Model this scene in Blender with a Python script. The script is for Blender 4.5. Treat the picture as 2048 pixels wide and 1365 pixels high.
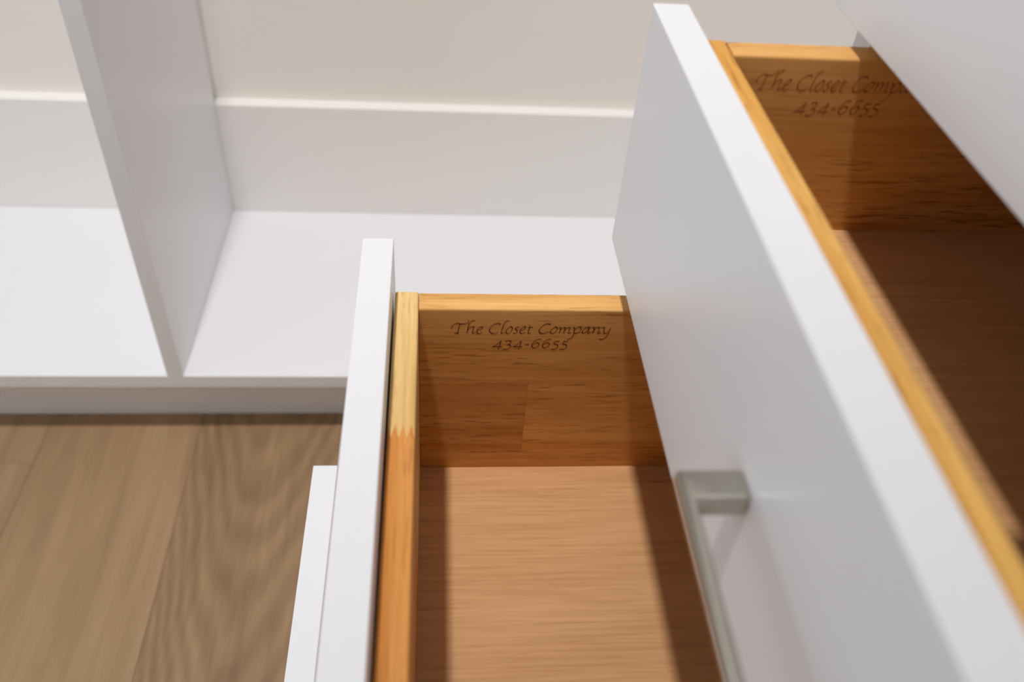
import bpy, bmesh, math, random
from mathutils import Vector, Matrix

random.seed(7)
for o in list(bpy.data.objects):
    bpy.data.objects.remove(o, do_unlink=True)
S = bpy.context.scene
C = S.collection
H0 = 0.8829                     # eye height above the floor; heights below are given from the eye and lifted by H0

# ------------------------------------------------------------------ camera
cam_d = bpy.data.cameras.new('camera')
cam = bpy.data.objects.new('camera', cam_d)
C.objects.link(cam)
rt = Vector((0.9959661, -0.06202554, 0.06484111))
up = Vector((-0.005479, 0.67923586, 0.7338996))
fw = Vector((0.08956293, 0.73129438, -0.67615605))
M4 = Matrix((rt, up, -fw)).transposed().to_4x4()
M4.translation = (0, 0, H0)
cam.matrix_world = M4
cam_d.sensor_width = 36.0
cam_d.lens = 1723.67 * 36 / 2048
cam_d.clip_start = 0.02
cam_d.dof.use_dof = True
cam_d.dof.focus_distance = 0.58
cam_d.dof.aperture_fstop = 5.6
S.camera = cam

# ------------------------------------------------------------------ world, light, exposure
w = bpy.data.worlds.new('world')
S.world = w
w.use_nodes = True
w.node_tree.nodes['Background'].inputs[0].default_value = (0.84, 0.93, 1.0, 1)
w.node_tree.nodes['Background'].inputs[1].default_value = 1.0
LAMP = (-0.30, 0.205, 2.70)      # ceiling downlight over the closet, tilted towards the back wall
LAMP_AIM = (-0.10, 1.147, 0.25)
LAMP_W = 151.0
S.view_settings.view_transform = 'Standard'
S.view_settings.look = 'None'
S.view_settings.gamma = 1.0
S.view_settings.use_curve_mapping = False
S.view_settings.exposure = 0.0

# ------------------------------------------------------------------ materials
def new_mat(name):
    m = bpy.data.materials.new(name)
    m.use_nodes = True
    nt = m.node_tree
    b = nt.nodes['Principled BSDF']
    return m, nt, b

def N(nt, t, **kw):
    n = nt.nodes.new(t)
    for k, v in kw.items():
        setattr(n, k, v)
    return n

def L(nt, a, b):
    nt.links.new(a, b)

def mapping(nt, scale, jitter=7.0):
    """object coordinates, shifted per object so no two boards repeat"""
    tc = N(nt, 'ShaderNodeTexCoord')
    oi = N(nt, 'ShaderNodeObjectInfo')
    mul = N(nt, 'ShaderNodeMath', operation='MULTIPLY')
    mul.inputs[1].default_value = jitter
    L(nt, oi.outputs['Random'], mul.inputs[0])
    add = N(nt, 'ShaderNodeVectorMath', operation='ADD')
    L(nt, tc.outputs['Object'], add.inputs[0])
    L(nt, mul.outputs[0], add.inputs[1])
    mp = N(nt, 'ShaderNodeMapping')
    mp.inputs['Scale'].default_value = scale
    L(nt, add.outputs[0], mp.inputs['Vector'])
    return mp.outputs['Vector'], oi, add.outputs[0]

def ramp(nt, fac, stops):
    r = N(nt, 'ShaderNodeValToRGB')
    e = r.color_ramp.elements
    while len(e) < len(stops):
        e.new(0.5)
    for q, (p, c) in zip(e, stops):
        q.position = p
        q.color = (*c, 1) if len(c) == 3 else c
    L(nt, fac, r.inputs[0])
    return r.outputs[0]

def mixc(nt, mode, fac, a, b):
    m = N(nt, 'ShaderNodeMix', data_type='RGBA', blend_type=mode)
    if isinstance(fac, (int, float)):
        m.inputs[0].default_value = fac
    else:
        L(nt, fac, m.inputs[0])
    for sock, v in ((m.inputs[6], a), (m.inputs[7], b)):
        if isinstance(v, tuple):
            sock.default_value = (*v, 1) if len(v) == 3 else v
        else:
            L(nt, v, sock)
    return m.outputs[2]

def noise(nt, vec, scale=1.0, detail=4.0, rough=0.55, dist=0.0):
    n = N(nt, 'ShaderNodeTexNoise')
    n.inputs['Scale'].default_value = scale
    n.inputs['Detail'].default_value = detail
    n.inputs['Roughness'].default_value = rough
    n.inputs['Distortion'].default_value = dist
    L(nt, vec, n.inputs['Vector'])
    return n.outputs['Fac']

def board_wood(name, axis, dark, light, pore=0.62, pore_col=(0.30, 0.105, 0.022), rough=0.38, figure=(3, 55), pores=(45, 540)):
    """solid timber: broad figure, fine streaks and short dark pores along the axis; tinted by the board's own colour"""
    m, nt, b = new_mat(name)
    def sc(a, c):
        return tuple(a if k == axis else c for k in 'xyz')
    v1, oi, raw = mapping(nt, sc(*figure))
    f1 = noise(nt, v1, 1.0, 5, 0.6, 0.6)
    col = ramp(nt, f1, [(0.30, dark), (0.68, light)])
    v2, _, _ = mapping(nt, sc(12, 420))
    f2 = noise(nt, v2, 1.0, 3, 0.6)
    st = ramp(nt, f2, [(0.30, (0.74, 0.66, 0.56)), (0.60, (1, 1, 1))])
    col = mixc(nt, 'MULTIPLY', 0.55, col, st)
    v3, _, _ = mapping(nt, sc(*pores))
    f3 = noise(nt, v3, 1.0, 2, 0.5)
    pm = ramp(nt, f3, [(0.56, (0, 0, 0)), (0.66, (1, 1, 1))])
    v4, _, _ = mapping(nt, sc(5, 40))
    f4 = noise(nt, v4, 1.0, 2, 0.5)
    pz = ramp(nt, f4, [(0.36, (0, 0, 0)), (0.58, (1, 1, 1))])
    pmask = mixc(nt, 'MULTIPLY', 1.0, pm, pz)
    sep = N(nt, 'ShaderNodeMath', operation='MULTIPLY')
    sep.inputs[1].default_value = pore
    L(nt, pmask, sep.inputs[0])
    col = mixc(nt, 'MIX', sep.outputs[0], col, pore_col)
    col = mixc(nt, 'MULTIPLY', 1.0, col, oi.outputs['Color'])
    L(nt, col, b.inputs['Base Color'])
    b.inputs['Roughness'].default_value = rough
    b.inputs['Specular IOR Level'].default_value = 0.12
    bp = N(nt, 'ShaderNodeBump')
    bp.inputs['Strength'].default_value = 0.06
    bp.inputs['Distance'].default_value = 0.001
    L(nt, f2, bp.inputs['Height'])
    L(nt, bp.outputs[0], b.inputs['Normal'])
    return m

WOOD_X = board_wood('rubberwood_grain_x', 'x', (0.70, 0.315, 0.075), (0.90, 0.515, 0.185))
WOOD_Y = board_wood('rubberwood_grain_y', 'y', (0.70, 0.315, 0.075), (0.90, 0.515, 0.185), pore=0.4)
PLY_X = board_wood('plywood_grain_x', 'x', (0.70, 0.385, 0.175), (0.80, 0.470, 0.228), pore=0.12, figure=(3.5, 18), pores=(30, 500), rough=0.45)

def laminate(name, col, rough=0.36, tex=0.02):
    m, nt, b = new_mat(name)
    v, _, _ = mapping(nt, (1, 1, 1), 3)
    f = noise(nt, v, 900, 2, 0.5)
    bp = N(nt, 'ShaderNodeBump')
    bp.inputs['Strength'].default_value = tex
    bp.inputs['Distance'].default_value = 0.0005
    L(nt, f, bp.inputs['Height'])
    L(nt, bp.outputs[0], b.inputs['Normal'])
    g = noise(nt, v, 3, 2, 0.5)
    c = ramp(nt, g, [(0.3, tuple(x * 0.985 for x in col)), (0.7, col)])
    L(nt, c, b.inputs['Base Color'])
    b.inputs['Roughness'].default_value = rough
    b.inputs['Specular IOR Level'].default_value = 0.4
    return m

WHITE = laminate('white_melamine', (0.865, 0.863, 0.885), 0.33)
PAINT = laminate('wall_paint', (0.92, 0.865, 0.805), 0.75, 0.05)
TRIMW = laminate('baseboard_enamel', (0.92, 0.895, 0.865), 0.35)
BEIGE = laminate('beige_bounce_paint', (0.84, 0.74, 0.63), 0.75, 0.05)  # warm tone chosen for the bounce off the added wall behind the camera
CEIL = laminate('ceiling_paint', (0.87, 0.87, 0.865), 0.85, 0.05)

def metal():
    m, nt, b = new_mat('brushed_nickel')
    v, _, _ = mapping(nt, (1500, 25, 1500), 3)
    f = noise(nt, v, 1, 3, 0.6)
    c = ramp(nt, f, [(0.3, (0.47, 0.44, 0.37)), (0.7, (0.56, 0.525, 0.45))])
    L(nt, c, b.inputs['Base Color'])
    b.inputs['Metallic'].default_value = 1.0
    b.inputs['Anisotropic'].default_value = 0.6
    b.inputs['Roughness'].default_value = 0.27
    return m
NICKEL = metal()

def burnt():
    m, nt, b = new_mat('burnt_engraving')
    v, _, _ = mapping(nt, (40, 40, 500), 3)
    f = noise(nt, v, 1, 2, 0.5)
    c = ramp(nt, f, [(0.3, (0.085, 0.022, 0.005)), (0.7, (0.15, 0.045, 0.012))])
    oi = N(nt, 'ShaderNodeObjectInfo')
    c = mixc(nt, 'MULTIPLY', 1.0, c, oi.outputs['Color'])
    L(nt, c, b.inputs['Base Color'])
    b.inputs['Roughness'].default_value = 0.7
    return m
BURNT = burnt()

def floor_wood():
    m, nt, b = new_mat('oak_floor_plank')
    tc = N(nt, 'ShaderNodeTexCoord')
    oi = N(nt, 'ShaderNodeObjectInfo')
    # cathedral figure: nested parabolas across the plank, wobbling along it
    sx = N(nt, 'ShaderNodeSeparateXYZ')
    L(nt, tc.outputs['Object'], sx.inputs[0])
    mp = N(nt, 'ShaderNodeMapping')
    mp.inputs['Scale'].default_value = (9, 2.6, 9)
    L(nt, tc.outputs['Object'], mp.inputs['Vector'])
    wob = noise(nt, mp.outputs[0], 1.0, 3, 0.55)
    mpw = N(nt, 'ShaderNodeMapping')
    mpw.inputs['Scale'].default_value = (45, 9, 45)
    L(nt, tc.outputs['Object'], mpw.inputs['Vector'])
    wob2 = noise(nt, mpw.outputs[0], 1.0, 3, 0.55)
    def math_(op, a, bb):
        n = N(nt, 'ShaderNodeMath', operation=op)
        for s, v in zip(n.inputs, (a, bb)):
            if isinstance(v, (int, float)):
                s.default_value = v
            else:
                L(nt, v, s)
        return n.outputs[0]
    xx = math_('MULTIPLY', math_('MULTIPLY', sx.outputs[0], sx.outputs[0]), 420.0)
    yy = math_('MULTIPLY', sx.outputs[1], -13.0)
    ph = math_('ADD', math_('ADD', xx, yy), math_('ADD', math_('MULTIPLY', wob, 3.2), math_('MULTIPLY', wob2, 0.8)))
    ph = math_('ADD', ph, math_('MULTIPLY', oi.outputs['Random'], 9.0))
    ring = math_('SINE', math_('MULTIPLY', ph, 6.283), 0.0)
    ring01 = math_('ADD', math_('MULTIPLY', ring, 0.5), 0.5)
    rc = ramp(nt, ring01, [(0.0, (0.84, 0.815, 0.79)), (0.5, (0.96, 0.955, 0.95)), (1.0, (1.10, 1.10, 1.10))])
    v1, _, _ = mapping(nt, (26, 1.6, 26), 11)
    f1 = noise(nt, v1, 1.0, 5, 0.6, 0.4)
    base = ramp(nt, f1, [(0.28, (0.285, 0.165, 0.079)), (0.55, (0.372, 0.225, 0.113)), (0.78, (0.44, 0.280, 0.150))])
    v2, _, _ = mapping(nt, (420, 9, 420), 11)
    f2 = noise(nt, v2, 1.0, 3, 0.6)
    st = ramp(nt, f2, [(0.30, (0.86, 0.84, 0.81)), (0.60, (1, 1, 1))])
    col = mixc(nt, 'MULTIPLY', 0.7, base, st)
    # the cathedral runs only in some planks: obj.color red channel carries how much
    sc = N(nt, 'ShaderNodeSeparateColor')
    L(nt, oi.outputs['Color'], sc.inputs[0])
    col = mixc(nt, 'MULTIPLY', sc.outputs[0], col, rc)
    hv = N(nt, 'ShaderNodeHueSaturation')
    L(nt, sc.outputs[1], hv.inputs['Value'])
    hv.inputs['Saturation'].default_value = 0.95
    L(nt, col, hv.inputs['Color'])
    L(nt, hv.outputs[0], b.inputs['Base Color'])
    b.inputs['Roughness'].default_value = 0.5
    b.inputs['Specular IOR Level'].default_value = 0.3
    bp = N(nt, 'ShaderNodeBump')
    bp.inputs['Strength'].default_value = 0.08
    bp.inputs['Distance'].default_value = 0.001
    L(nt, f2, bp.inputs['Height'])
    L(nt, bp.outputs[0], b.inputs['Normal'])
    return m
OAK = floor_wood()

def plain(name, col, rough=0.6):
    m, nt, b = new_mat(name)
    v, _, _ = mapping(nt, (1, 1, 1), 3)
    f = noise(nt, v, 30, 3, 0.5)
    L(nt, ramp(nt, f, [(0.3, tuple(x * 0.95 for x in col)), (0.7, col)]), b.inputs['Base Color'])
    b.inputs['Roughness'].default_value = rough
    return m
SUB = plain('subfloor', (0.10, 0.065, 0.04), 0.8)

def glow(name, col, s):
    m, nt, b = new_mat(name)
    b.inputs['Base Color'].default_value = (*col, 1)
    b.inputs['Emission Color'].default_value = (*col, 1)
    b.inputs['Emission Strength'].default_value = s
    return m

# ------------------------------------------------------------------ mesh helpers
def link(name, me, mat, parent=None, loc=None, smooth=False):
    o = bpy.data.objects.new(name, me)
    C.objects.link(o)
    if me.materials:
        me.materials[0] = mat
    else:
        me.materials.append(mat)
    if parent is not None:
        o.parent = parent
    if loc is not None:
        o.location = loc
    if smooth:
        for p in me.polygons:
            p.use_smooth = True
    return o

def world_loc(o):
    v = Vector((0, 0, 0))
    while o is not None:
        v += o.location
        o = o.parent
    return v

def box(name, x0, x1, y0, y1, z0, z1, mat, parent=None, bev=0.0004, seg=2, tint=None, top_only=False):
    """box in room coordinates (heights already absolute); the object's origin sits at its middle"""
    bm = bmesh.new()
    bmesh.ops.create_cube(bm, size=1.0)
    for v in bm.verts:
        v.co.x *= (x1 - x0)
        v.co.y *= (y1 - y0)
        v.co.z *= (z1 - z0)
    if bev:
        es = [e for e in bm.edges if not top_only or (min(v.co.z for v in e.verts) > 0 and abs(e.verts[0].co.y - e.verts[1].co.y) < 1e-6)]
        bmesh.ops.bevel(bm, geom=es, offset=bev, segments=seg, profile=0.5, affect='EDGES', clamp_overlap=True)
    me = bpy.data.meshes.new(name)
    bm.to_mesh(me)
    bm.free()
    c = Vector(((x0 + x1) / 2, (y0 + y1) / 2, (z0 + z1) / 2))
    if parent is not None:
        c -= world_loc(parent)
    o = link(name, me, mat, parent, c)
    if tint:
        o.color = (*tint, 1)
    return o

def prism(name, poly, z0, z1, mat, parent=None, bev=0.0, tint=None):
    """outline in plan (room coordinates) extruded from z0 to z1"""
    cx = sum(p[0] for p in poly) / len(poly)
    cy = sum(p[1] for p in poly) / len(poly)
    bm = bmesh.new()
    lo = [bm.verts.new((x - cx, y - cy, z0 - (z0 + z1) / 2)) for x, y in poly]
    hi = [bm.verts.new((x - cx, y - cy, z1 - (z0 + z1) / 2)) for x, y in poly]
    n = len(poly)
    bm.faces.new(lo[::-1])
    top = bm.faces.new(hi)
    for i in range(n):
        bm.faces.new((lo[i], lo[(i + 1) % n], hi[(i + 1) % n], hi[i]))
    if bev:
        # only the long straight edges along the panel are eased
        es = [e for e in top.edges if abs(e.verts[0].co.x - e.verts[1].co.x) < 1e-6 and abs(e.verts[0].co.y - e.verts[1].co.y) > 0.02]
        bmesh.ops.bevel(bm, geom=es, offset=bev, segments=3, profile=0.5, affect='EDGES')
    bmesh.ops.recalc_face_normals(bm, faces=bm.faces[:])
    me = bpy.data.meshes.new(name)
    bm.to_mesh(me)
    bm.free()
    c = Vector((cx, cy, (z0 + z1) / 2))
    if parent is not None:
        c -= world_loc(parent)
    o = link(name, me, mat, parent, c)
    if tint:
        o.color = (*tint, 1)
    return o

def thing(name, label, cat, loc, group=None):
    o = bpy.data.objects.new(name, None)
    C.objects.link(o)
    o.location = loc
    o.empty_display_size = 0.05
    o['label'] = label
    o['category'] = cat
    if group:
        o['group'] = group
    return o

def struct(o):
    o['kind'] = 'structure'
    return o

Z = lambda h: h + H0            # height from the eye -> height above the floor

# ------------------------------------------------------------------ the setting
X0, X1, Y0, Y1 = -2.4, 0.72, -1.9, 1.1472
TOP = 2.74
floor = struct(box('floor', X0, X1, Y0, Y1 + 0.02, -0.05, -0.012, SUB, bev=0))
wall_back = struct(box('wall_back', X0, X1 + 0.1, Y1, Y1 + 0.1, -0.05, TOP, PAINT, bev=0))
wall_right = struct(box('wall_right', X1, X1 + 0.1, Y0, Y1, -0.05, TOP, PAINT, bev=0))
ceiling = struct(box('ceiling', X0, X1 + 0.1, Y0, Y1 + 0.1, TOP, TOP + 0.08, CEIL, bev=0))
bounce_wall_front = struct(box('bounce_wall_front', X0, X1 + 0.1, Y0 - 0.1, Y0, -0.05, TOP, BEIGE, bev=0))  # unseen wall added behind the camera: blocks light there, gives warm bounce
YBB, ZBB = 1.1238, Z(-0.5943)
bb = struct(box('baseboard_back', X0, X1, YBB, Y1, 0.0, ZBB, TRIMW, bev=0.002))

# floor planks, 191 mm wide, running away from the camera
PW, GAP = 0.1929, 0.0003
plank_cache = {}
XS = -0.5009
xk = XS - PW * 10
col_i = 0
while xk < X1 - 0.01:
    xa, xb = xk, min(xk + PW, X1)
    k = round((xk - XS) / PW)          # 0: plank whose left seam is the one far left in view
    if k == -1:
        cuts = [Y0, -0.55, 0.7254, Y1 + 0.0]
    else:
        s = Y0 - random.uniform(0.2, 1.5)
        cuts = [Y0]
        s += 1.9
        while s < Y1 - 0.15:
            if s > Y0 + 0.15 and not (0.2 < s < 0.95 and k in (0, 1)):
                cuts.append(s)
            s += 1.9
        cuts.append(Y1)
    for a, c in zip(cuts[:-1], cuts[1:]):
        o = box('plank', xa + GAP / 2, xb - GAP / 2, a + GAP / 2, c - GAP / 2, -0.012, 0.0, OAK, floor, bev=0.0004, seg=1)
        cath = 0.75 if k == 1 else (0.0 if k in (0, -1) else random.choice((0.0, 0.5, 1.0)))
        val = {-1: 0.98, 0: 1.04, 1: 0.95}.get(k, random.uniform(0.92, 1.05))
        o.color = (cath, val, 0, 1)
    xk += PW

# ------------------------------------------------------------------ ceiling downlight
dl = thing('ceiling_downlight', 'round recessed white downlight set in the ceiling above the closet', 'downlight', (LAMP[0], LAMP[1], TOP))
def ring_mesh(name, r0, r1, z0, z1, mat, parent, n=40):
    bm = bmesh.new()
    rings = []
    for r, z in ((r0, z1), (r0, z0), (r1 * 0.97, z0), (r1, z0 + 0.002), (r1, z1)):
        rings.append([bm.verts.new((r * math.cos(2 * math.pi * i / n), r * math.sin(2 * math.pi * i / n), z)) for i in range(n)])
    for a, c in zip(rings[:-1], rings[1:]):
        for i in range(n):
            bm.faces.new((a[i], a[(i + 1) % n], c[(i + 1) % n], c[i]))
    me = bpy.data.meshes.new(name)
    bm.to_mesh(me)
    bm.free()
    return link(name, me, mat, parent, (0, 0, 0))
ring_mesh('trim_ring', 0.055, 0.075, -0.008, 0.0, WHITE, dl)
bm = bmesh.new()
bmesh.ops.create_cone(bm, cap_ends=True, segments=40, radius1=0.055, radius2=0.055, depth=0.003)
me = bpy.data.meshes.new('lens')
bm.to_mesh(me)
bm.free()
link('lens', me, glow('lamp_lens', (1.0, 0.98, 0.95), 12.0), dl, (0, 0, -0.003))
ld = bpy.data.lights.new('downlight_lamp', 'SPOT')
ld.shadow_soft_size = 0.055
ld.spot_size = math.radians(69)
ld.spot_blend = 1.0
ld.energy = LAMP_W
ld.color = (1.0, 0.98, 0.975)
lo = bpy.data.objects.new('downlight_lamp', ld)
C.objects.link(lo)
lo.parent = dl
lo.location = (0, 0, LAMP[2] - TOP)
lo.rotation_euler = (Vector(LAMP_AIM) - Vector(LAMP)).to_track_quat('-Z', 'Y').to_euler()

# ------------------------------------------------------------------ low open shelf unit along the back wall
YC, ZS, TC = 0.7659, Z(-0.7701), 0.0190
unit = thing('open_shelf_unit', 'white open closet shelf unit standing on the wood floor against the back wall', 'shelf unit', (-0.3, YC, 0))
UX0, UX1 = -1.30, 0.715
box('bottom_shelf', UX0, UX1, YC, YBB - 0.0005, ZS - TC, ZS, WHITE, unit, bev=0.0006)
box('toe_kick', UX0, UX1, YC + 0.042, YC + 0.060, 0.0, ZS - TC, WHITE, unit, bev=0.0004)
XD = -0.3247
for xd in (XD, UX0, UX1 - 0.019):
    box('divider' if xd == XD else 'side_panel', xd, xd + 0.019, YC, YBB - 0.0005, ZS, 1.62, WHITE, unit, bev=0.0006)
box('top_shelf', UX0, UX1, YC, YBB - 0.0005, 1.62, 1.639, WHITE, unit, bev=0.0006)

# ------------------------------------------------------------------ engraving: pen strokes traced as centre lines (12.05 units to the picture pixel)
K2 = 1988
STROKES = [
 # T
 [(100,325),(110,275),(165,220),(240,202),(330,214),(420,210),(480,190),(505,152),(513,128)],
 [(300,212),(285,270),(265,350),(243,425)],
 [(162,442),(212,431),(275,440)],
 # h
 [(655,138),(595,145),(548,175),(516,225),(495,300),(465,432)],
 [(475,400),(520,320),(580,285),(622,280),(635,302),(618,355),(602,412),(612,437),(640,426),(672,402)],
 # e
 [(715,370),(780,350),(830,315),(840,285),(810,280),(760,300),(720,350),(705,395),(725,435),(770,445),(832,408)],
 # C
 [(1252,245),(1268,215),(1200,205),(1120,220),(1050,270),(1015,330),(1015,390),(1050,430),(1110,445),(1170,425),(1222,388)],
 # l
 [(1485,138),(1430,150),(1380,180),(1350,230),(1325,320),(1300,400),(1305,440),(1340,430),(1372,408)],
 # o
 [(1545,282),(1480,300),(1420,360),(1410,415),(1440,440),(1500,420),(1550,360),(1562,310),(1535,280),(1500,290)],
 # s
 [(1722,292),(1680,288),(1642,310),(1650,342),(1680,380),(1662,420),(1620,440),(1578,430)],
 # e
 [(1755,375),(1820,355),(1870,315),(1880,285),(1850,275),(1800,300),(1760,350),(1745,400),(1765,435),(1810,440),(1872,408)],
 # t
 [(1992,248),(1975,310),(1950,390),(1945,430),(1970,440),(2002,423)],
 [(1928,305),(1990,296),(2065,295)],
 # C
 [(K2+478,252),(K2+490,225),(K2+420,210),(K2+350,230),(K2+270,290),(K2+225,350),(K2+230,410),(K2+270,440),(K2+330,445),(K2+390,425),(K2+452,398)],
 # o
 [(K2+645,287),(K2+580,300),(K2+510,360),(K2+490,410),(K2+520,440),(K2+580,430),(K2+640,370),(K2+665,310),(K2+630,284),(K2+590,295)],
 # m
 [(K2+692,312),(K2+735,296),(K2+748,306),(K2+735,360),(K2+705,442)],
 [(K2+722,395),(K2+785,315),(K2+845,293),(K2+856,312),(K2+835,380),(K2+815,442)],
 [(K2+832,395),(K2+890,318),(K2+950,296),(K2+968,312),(K2+950,380),(K2+932,430),(K2+960,440),(K2+1000,408)],
 # p
 [(K2+1035,315),(K2+1070,298),(K2+1082,315),(K2+1075,380),(K2+1060,460),(K2+1030,530),(K2+970,570),(K2+898,590)],
 [(K2+1070,385),(K2+1130,312),(K2+1200,290),(K2+1245,310),(K2+1230,370),(K2+1180,420),(K2+1110,442),(K2+1080,432)],
 # a
 [(K2+1462,297),(K2+1380,295),(K2+1300,350),(K2+1270,410),(K2+1290,440),(K2+1340,420),(K2+1400,360),(K2+1448,300)],
 [(K2+1452,297),(K2+1425,375),(K2+1405,430),(K2+1430,440),(K2+1472,408)],
 # n
 [(K2+1508,318),(K2+1555,296),(K2+1570,306),(K2+1555,360),(K2+1520,442)],
 [(K2+1540,400),(K2+1610,320),(K2+1680,293),(K2+1696,315),(K2+1670,390),(K2+1655,435),(K2+1685,436),(K2+1722,400)],
 # y
 [(K2+1758,312),(K2+1800,298),(K2+1815,315),(K2+1808,365),(K2+1800,420),(K2+1838,440),(K2+1892,400)],
 [(K2+1978,298),(K2+1945,350),(K2+1905,450),(K2+1860,520),(K2+1790,575),(K2+1688,586)],
 # 434-
 [(1298,612),(1200,700),(1085,765)], [(1080,765),(1200,763),(1315,762)], [(1298,615),(1270,700),(1228,830)],
 [(1398,632),(1480,618),(1532,640),(1500,690),(1428,726)], [(1430,725),(1490,720),(1527,755),(1490,805),(1420,830),(1336,825)],
 [(1788,615),(1690,700),(1580,765)], [(1575,765),(1690,765),(1805,765)], [(1788,618),(1760,700),(1712,835)],
 [(1868,716),(1968,710)],
 # 6655
 [(K2+272,578),(K2+190,585),(K2+110,630),(K2+60,690),(K2+50,750),(K2+85,795),(K2+150,780),(K2+215,730),(K2+215,690),(K2+170,670),(K2+110,685),(K2+72,718)],
 [(K2+524,578),(K2+440,585),(K2+370,630),(K2+315,690),(K2+305,750),(K2+340,790),(K2+400,780),(K2+465,730),(K2+470,690),(K2+430,670),(K2+365,685),(K2+328,718)],
 [(K2+724,630),(K2+660,634),(K2+608,636)], [(K2+610,636),(K2+590,672),(K2+575,705)], [(K2+575,703),(K2+640,710),(K2+680,745),(K2+660,790),(K2+600,830),(K2+516,830)],
 [(K2+934,630),(K2+870,634),(K2+820,636)], [(K2+822,636),(K2+805,672),(K2+790,705)], [(K2+790,703),(K2+855,710),(K2+895,745),(K2+880,790),(K2+820,830),(K2+722,830)],
]

def catmull(p, n=6):
    if len(p) < 3:
        return [(p[0][0] + (p[-1][0] - p[0][0]) * t / n, p[0][1] + (p[-1][1] - p[0][1]) * t / n) for t in range(n + 1)]
    q = [p[0]] + p + [p[-1]]
    out = []
    for i in range(1, len(q) - 2):
        for j in range(n):
            t = j / n
            out.append(tuple(0.5 * (2 * q[i][k] + (q[i + 1][k] - q[i - 1][k]) * t + (2 * q[i - 1][k] - 5 * q[i][k] + 4 * q[i + 1][k] - q[i + 2][k]) * t * t
                       + (3 * q[i][k] - q[i - 1][k] - 3 * q[i + 1][k] + q[i + 2][k]) * t ** 3) for k in (0, 1)))
    out.append(p[-1])
    return out

def text_xz(a, b):
    return (0.0079 + 2.566e-5 * a + 1.3e-9 * a * b, -0.3491 - 3.54e-5 * b + 2.7e-7 * a)

def engraving(parent, dx, dz, y, tint, sx=1.0, nib=31.0, hair=10.0):
    """one shallow burnt lettering on a drawer side: broad-nib strokes"""
    bm = bmesh.new()
    nib_a = math.radians(38)
    depth = 0.00012
    org = world_loc(parent)
    for si, st in enumerate(STROKES):
        pts = catmull(st)
        ring = []
        yy = y - depth - 0.0000015 * (si % 7)
        for i, p in enumerate(pts):
            a = pts[max(0, i - 1)]
            c = pts[min(len(pts) - 1, i + 1)]
            th = math.atan2(-(c[1] - a[1]), c[0] - a[0])
            wd = max(hair, nib * abs(math.sin(th - nib_a)))
            if i in (0, len(pts) - 1):
                wd *= 0.6
            nx, ny = math.sin(th), math.cos(th)
            r = []
            for s in (-1, 1):
                X, Zz = text_xz(p[0] + s * nx * wd / 2, p[1] + s * ny * wd / 2)
                r.append((0.0105 + (X - 0.0105) * sx + dx, Zz + dz))
            ring.append(r)
        f = [[bm.verts.new((x - org.x, yy - org.y, Z(z) - org.z)) for x, z in r] for r in ring]
        g = [[bm.verts.new((x - org.x, y + 0.00005 - org.y, Z(z) - org.z)) for x, z in r] for r in ring]
        for i in range(len(ring) - 1):
            bm.faces.new((f[i][0], f[i + 1][0], f[i + 1][1], f[i][1]))
            for s in (0, 1):
                bm.faces.new((f[i][s], f[i + 1][s], g[i + 1][s], g[i][s]))
    bmesh.ops.recalc_face_normals(bm, faces=bm.faces[:])
    me = bpy.data.meshes.new('engraved_lettering')
    bm.to_mesh(me)
    bm.free()
    o = link('engraved_lettering', me, BURNT, parent, (0, 0, 0))
    o.color = (*tint, 1)
    o['label'] = 'burnt lettering reading The Closet Company 434-6655'
    return o

# ------------------------------------------------------------------ drawers
YF, YN = 0.4402, -0.2400         # far and near ends of the drawer fronts
YB, YBN = 0.4168, -0.2166        # far and near outsides of the drawer boxes
TF, TB, TS, DEP = 0.019, 0.0147, 0.0157, 0.44
GX = 0.0011

def make_handle(parent, xf, zc):
    """square U-shaped bar pull: flat bar on two wide legs"""
    x0, x1 = xf - 0.0255, xf
    yf, yn, lw, bt = 0.1916, 0.0086, 0.0137, 0.0056
    h = 0.0108
    poly = [(x1, yf), (x0, yf), (x0, yn), (x1, yn), (x1, yn + lw), (x0 + bt, yn + lw), (x0 + bt, yf - lw), (x1, yf - lw)]
    cx, cy = (x0 + x1) / 2, (yf + yn) / 2
    bm = bmesh.new()
    def slab(outline, za, zb, bev):
        lo = [bm.verts.new((x - cx, y - cy, za)) for x, y in outline]
        hi = [bm.verts.new((x - cx, y - cy, zb)) for x, y in outline]
        n = len(outline)
        fs = [bm.faces.new(lo[::-1]), bm.faces.new(hi)]
        for i in range(n):
            fs.append(bm.faces.new((lo[i], lo[(i + 1) % n], hi[(i + 1) % n], hi[i])))
        bmesh.ops.recalc_face_normals(bm, faces=fs)
        es = list({e for f in fs for e in f.edges if e.calc_face_angle(0) > 1.0})
        bmesh.ops.bevel(bm, geom=es, offset=bev, segments=5, profile=0.5, affect='EDGES')
    slab(poly, h / 2 - 0.0066, h / 2, 0.0021)                      # the flat U on top
    for ya, yb in ((yn, yn + lw), (yf - lw, yf)):                  # deeper feet under its two ends
        slab([(x1, ya + 0.0002), (x1, yb - 0.0002), (x0 + 0.004, yb - 0.0002), (x0 + 0.004, ya + 0.0002)], -h / 2, h / 2 - 0.002, 0.0012)
    me = bpy.data.meshes.new('handle')
    bm.to_mesh(me)
    bm.free()
    o = link('handle', me, NICKEL, parent, Vector((cx, cy, zc)) - world_loc(parent))
    for p in me.polygons:
        p.use_smooth = True
    me.set_sharp_from_angle(angle=math.radians(40)) if hasattr(me, 'set_sharp_from_angle') else None
    o['label'] = 'brushed nickel square bar handle'
    return o

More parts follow.
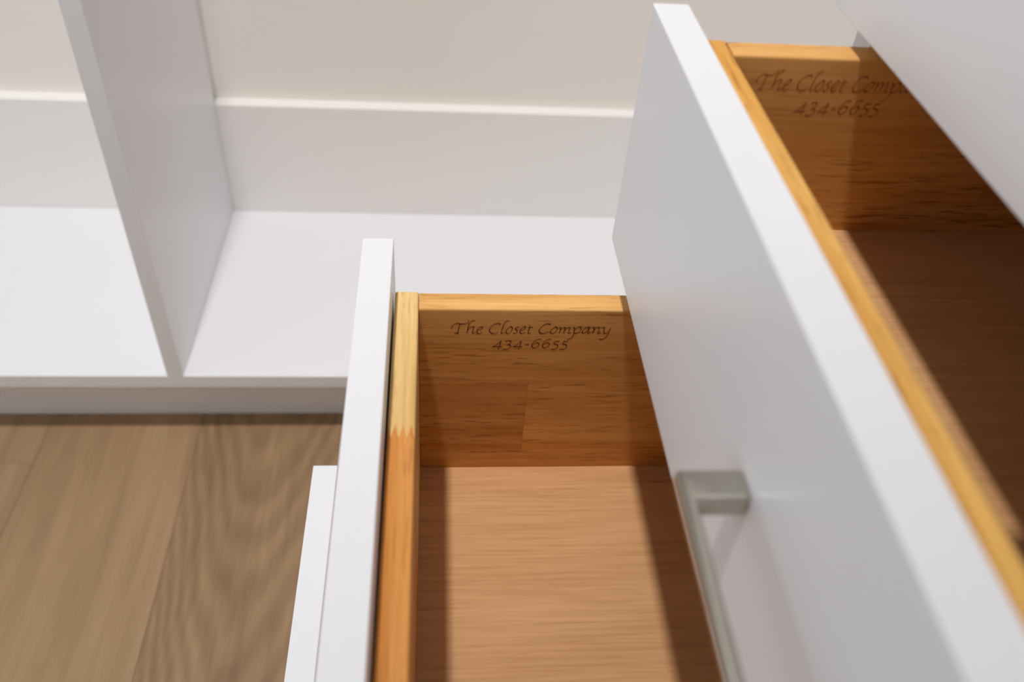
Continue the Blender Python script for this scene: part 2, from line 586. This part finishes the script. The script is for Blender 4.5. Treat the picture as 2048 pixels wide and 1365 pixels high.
def drawer(label, xf, zt, zb, bt, bf, fronts, rows, text=None, joint=None):
    """xf front face; zt/zb top and bottom of the white front; bt top of the box, bf its inside floor"""
    zt, zb, bt, bf = Z(zt), Z(zb), Z(bt), Z(bf)
    bb_ = bf - 0.014
    t = thing('drawer', label, 'drawer', (xf, (YF + YN) / 2, zb), 'drawers of the white drawer cabinet')
    fr = box('drawer_front', xf, xf + TF, YN, YF, zb, zt, WHITE, t, bev=0.0005)
    make_handle(fr, xf, (zt + zb) / 2 - 0.0015)
    a = xf + TF + GX
    b = a + TB
    e = a + DEP
    # box front: lengths of timber finger-jointed end to end
    if joint:
        y_hi, y_lo = joint
        zig = [(a, y_hi + 0.002), (a + 0.0020, y_lo), (a + 0.0040, y_hi), (a + 0.0062, y_lo), (a + 0.0083, y_hi), (a + 0.0104, y_lo), (a + 0.0125, y_hi), (b, y_lo - 0.001)]
        bfo = prism('box_front', [(a, YBN), (b, YBN)] + zig[::-1], bb_, bt, WOOD_Y, t, 0.0016, fronts[0])
        prism('stave', zig + [(b, YB), (a, YB)], bb_, bt, WOOD_Y, bfo, 0.0016, fronts[1])
    else:
        prism('box_front', [(a, YBN), (b, YBN), (b, YB), (a, YB)], bb_, bt, WOOD_Y, t, 0.0016, fronts[0])
    # sides: boards glued up from staves
    for far in (True, False):
        y0, y1 = (YB - TS, YB) if far else (YBN, YBN + TS)
        first = None
        for (z1, z0, x0, x1, tint) in rows:
            xx0 = b + 0.0002 if x0 is None else x0
            xx1 = e - TB if x1 is None else x1
            zz1 = bt - 0.0002 if z1 is None else Z(z1)
            zz0 = bb_ if z0 is None else Z(z0)
            o = box('side_panel' if first is None else 'stave', xx0, xx1, y0, y1, zz0, zz1, WOOD_X, t if first is None else first,
                    bev=0.0014 if z1 is None else 0, seg=3, tint=tint, top_only=True)
            if first is None:
                first = o
        if far and text:
            engraving(first, *text[:2], y0, *text[2:])
    box('box_back', e - TB, e, YBN, YB, bb_, bt - 0.0005, WOOD_Y, t, bev=0.0014, tint=fronts[0])
    box('bottom_panel', b, e - TB, YBN + TS, YB - TS, bf - 0.006, bf, PLY_X, t, bev=0)
    return t

XM, XT, XU, XL = -0.0446, 0.1115, 0.2084, -0.0947
PALE, ORANGE, HONEY = (1.08, 1.36, 1.72), (0.97, 0.80, 0.68), (1.02, 1.06, 0.85)
N0, N1, N2, N3 = (1, 1, 1), (0.84, 0.78, 0.72), (0.98, 0.94, 0.86), (0.90, 0.85, 0.8)
drawer('open wooden drawer lit inside, clearly readable engraving, beside the jagged finger joint', XM, -0.3205, -0.5385, -0.3443, -0.4972,
       (ORANGE, PALE), [(None, -0.4093, None, None, N0), (-0.4094, -0.4805, None, 0.0625, N1), (-0.4094, -0.4805, 0.0626, None, N2), (-0.4806, None, None, None, N3)],
       text=(0.0, 0.0, (1, 1, 1)), joint=(0.3067, 0.2975))
drawer('half-open drawer with the visible nickel bar handle and dark engraved interior', XT, -0.1681, -0.3175, -0.1768, -0.2809,
       (HONEY,), [(None, -0.2285, None, None, N0), (-0.2286, -0.262, None, 0.31, N2), (-0.2286, -0.262, 0.3101, None, N1), (-0.2621, None, None, None, N3)],
       text=(0.151, 0.1697, (3.0, 3.6, 3.6), 0.935))
drawer('lowest drawer in view, only the white top edge of its front showing above the floor', XL, -0.5420, -0.7860, -0.5658, -0.7187,
       (ORANGE,), [(None, -0.63, None, None, N0), (-0.6301, None, None, None, N2)])
drawer('drawer with a plain white front filling the top right corner above the others', XU, -0.0190, -0.1651, -0.0277, -0.1300,
       (HONEY,), [(None, -0.08, None, None, N0), (-0.0801, None, None, None, N2)])

# ------------------------------------------------------------------ cabinet the drawers slide in
XC = XU + TF + 0.0006
YI = 0.4268
cab = thing('drawer_cabinet', 'white drawer cabinet body behind the stack of drawers, side panel edge showing', 'cabinet', (XC, 0.1, 0))
XE = X1 - 0.002
box('side_panel', XC, XE, YI, YI + TF, 0.0, Z(-0.012), WHITE, cab, bev=0.0006)
box('side_panel', XC, XE, -YI + 0.2004 - TF, -YI + 0.2004, 0.0, Z(-0.012), WHITE, cab, bev=0.0006)
YJ = -YI + 0.2004
box('bottom_panel', XC, XE, YJ, YI, ZS - TC, ZS, WHITE, cab, bev=0.0006)
box('toe_kick', XC + 0.05, XC + 0.068, YJ, YI, 0.0, ZS - TC, WHITE, cab, bev=0.0004)
box('back_panel', XE - 0.008, XE, YJ, YI, ZS, Z(-0.012), WHITE, cab, bev=0)
box('top_panel', XC - 0.022, XE, YJ - TF - 0.004, YI + TF + 0.004, Z(-0.012), Z(0.008), WHITE, cab, bev=0.001)
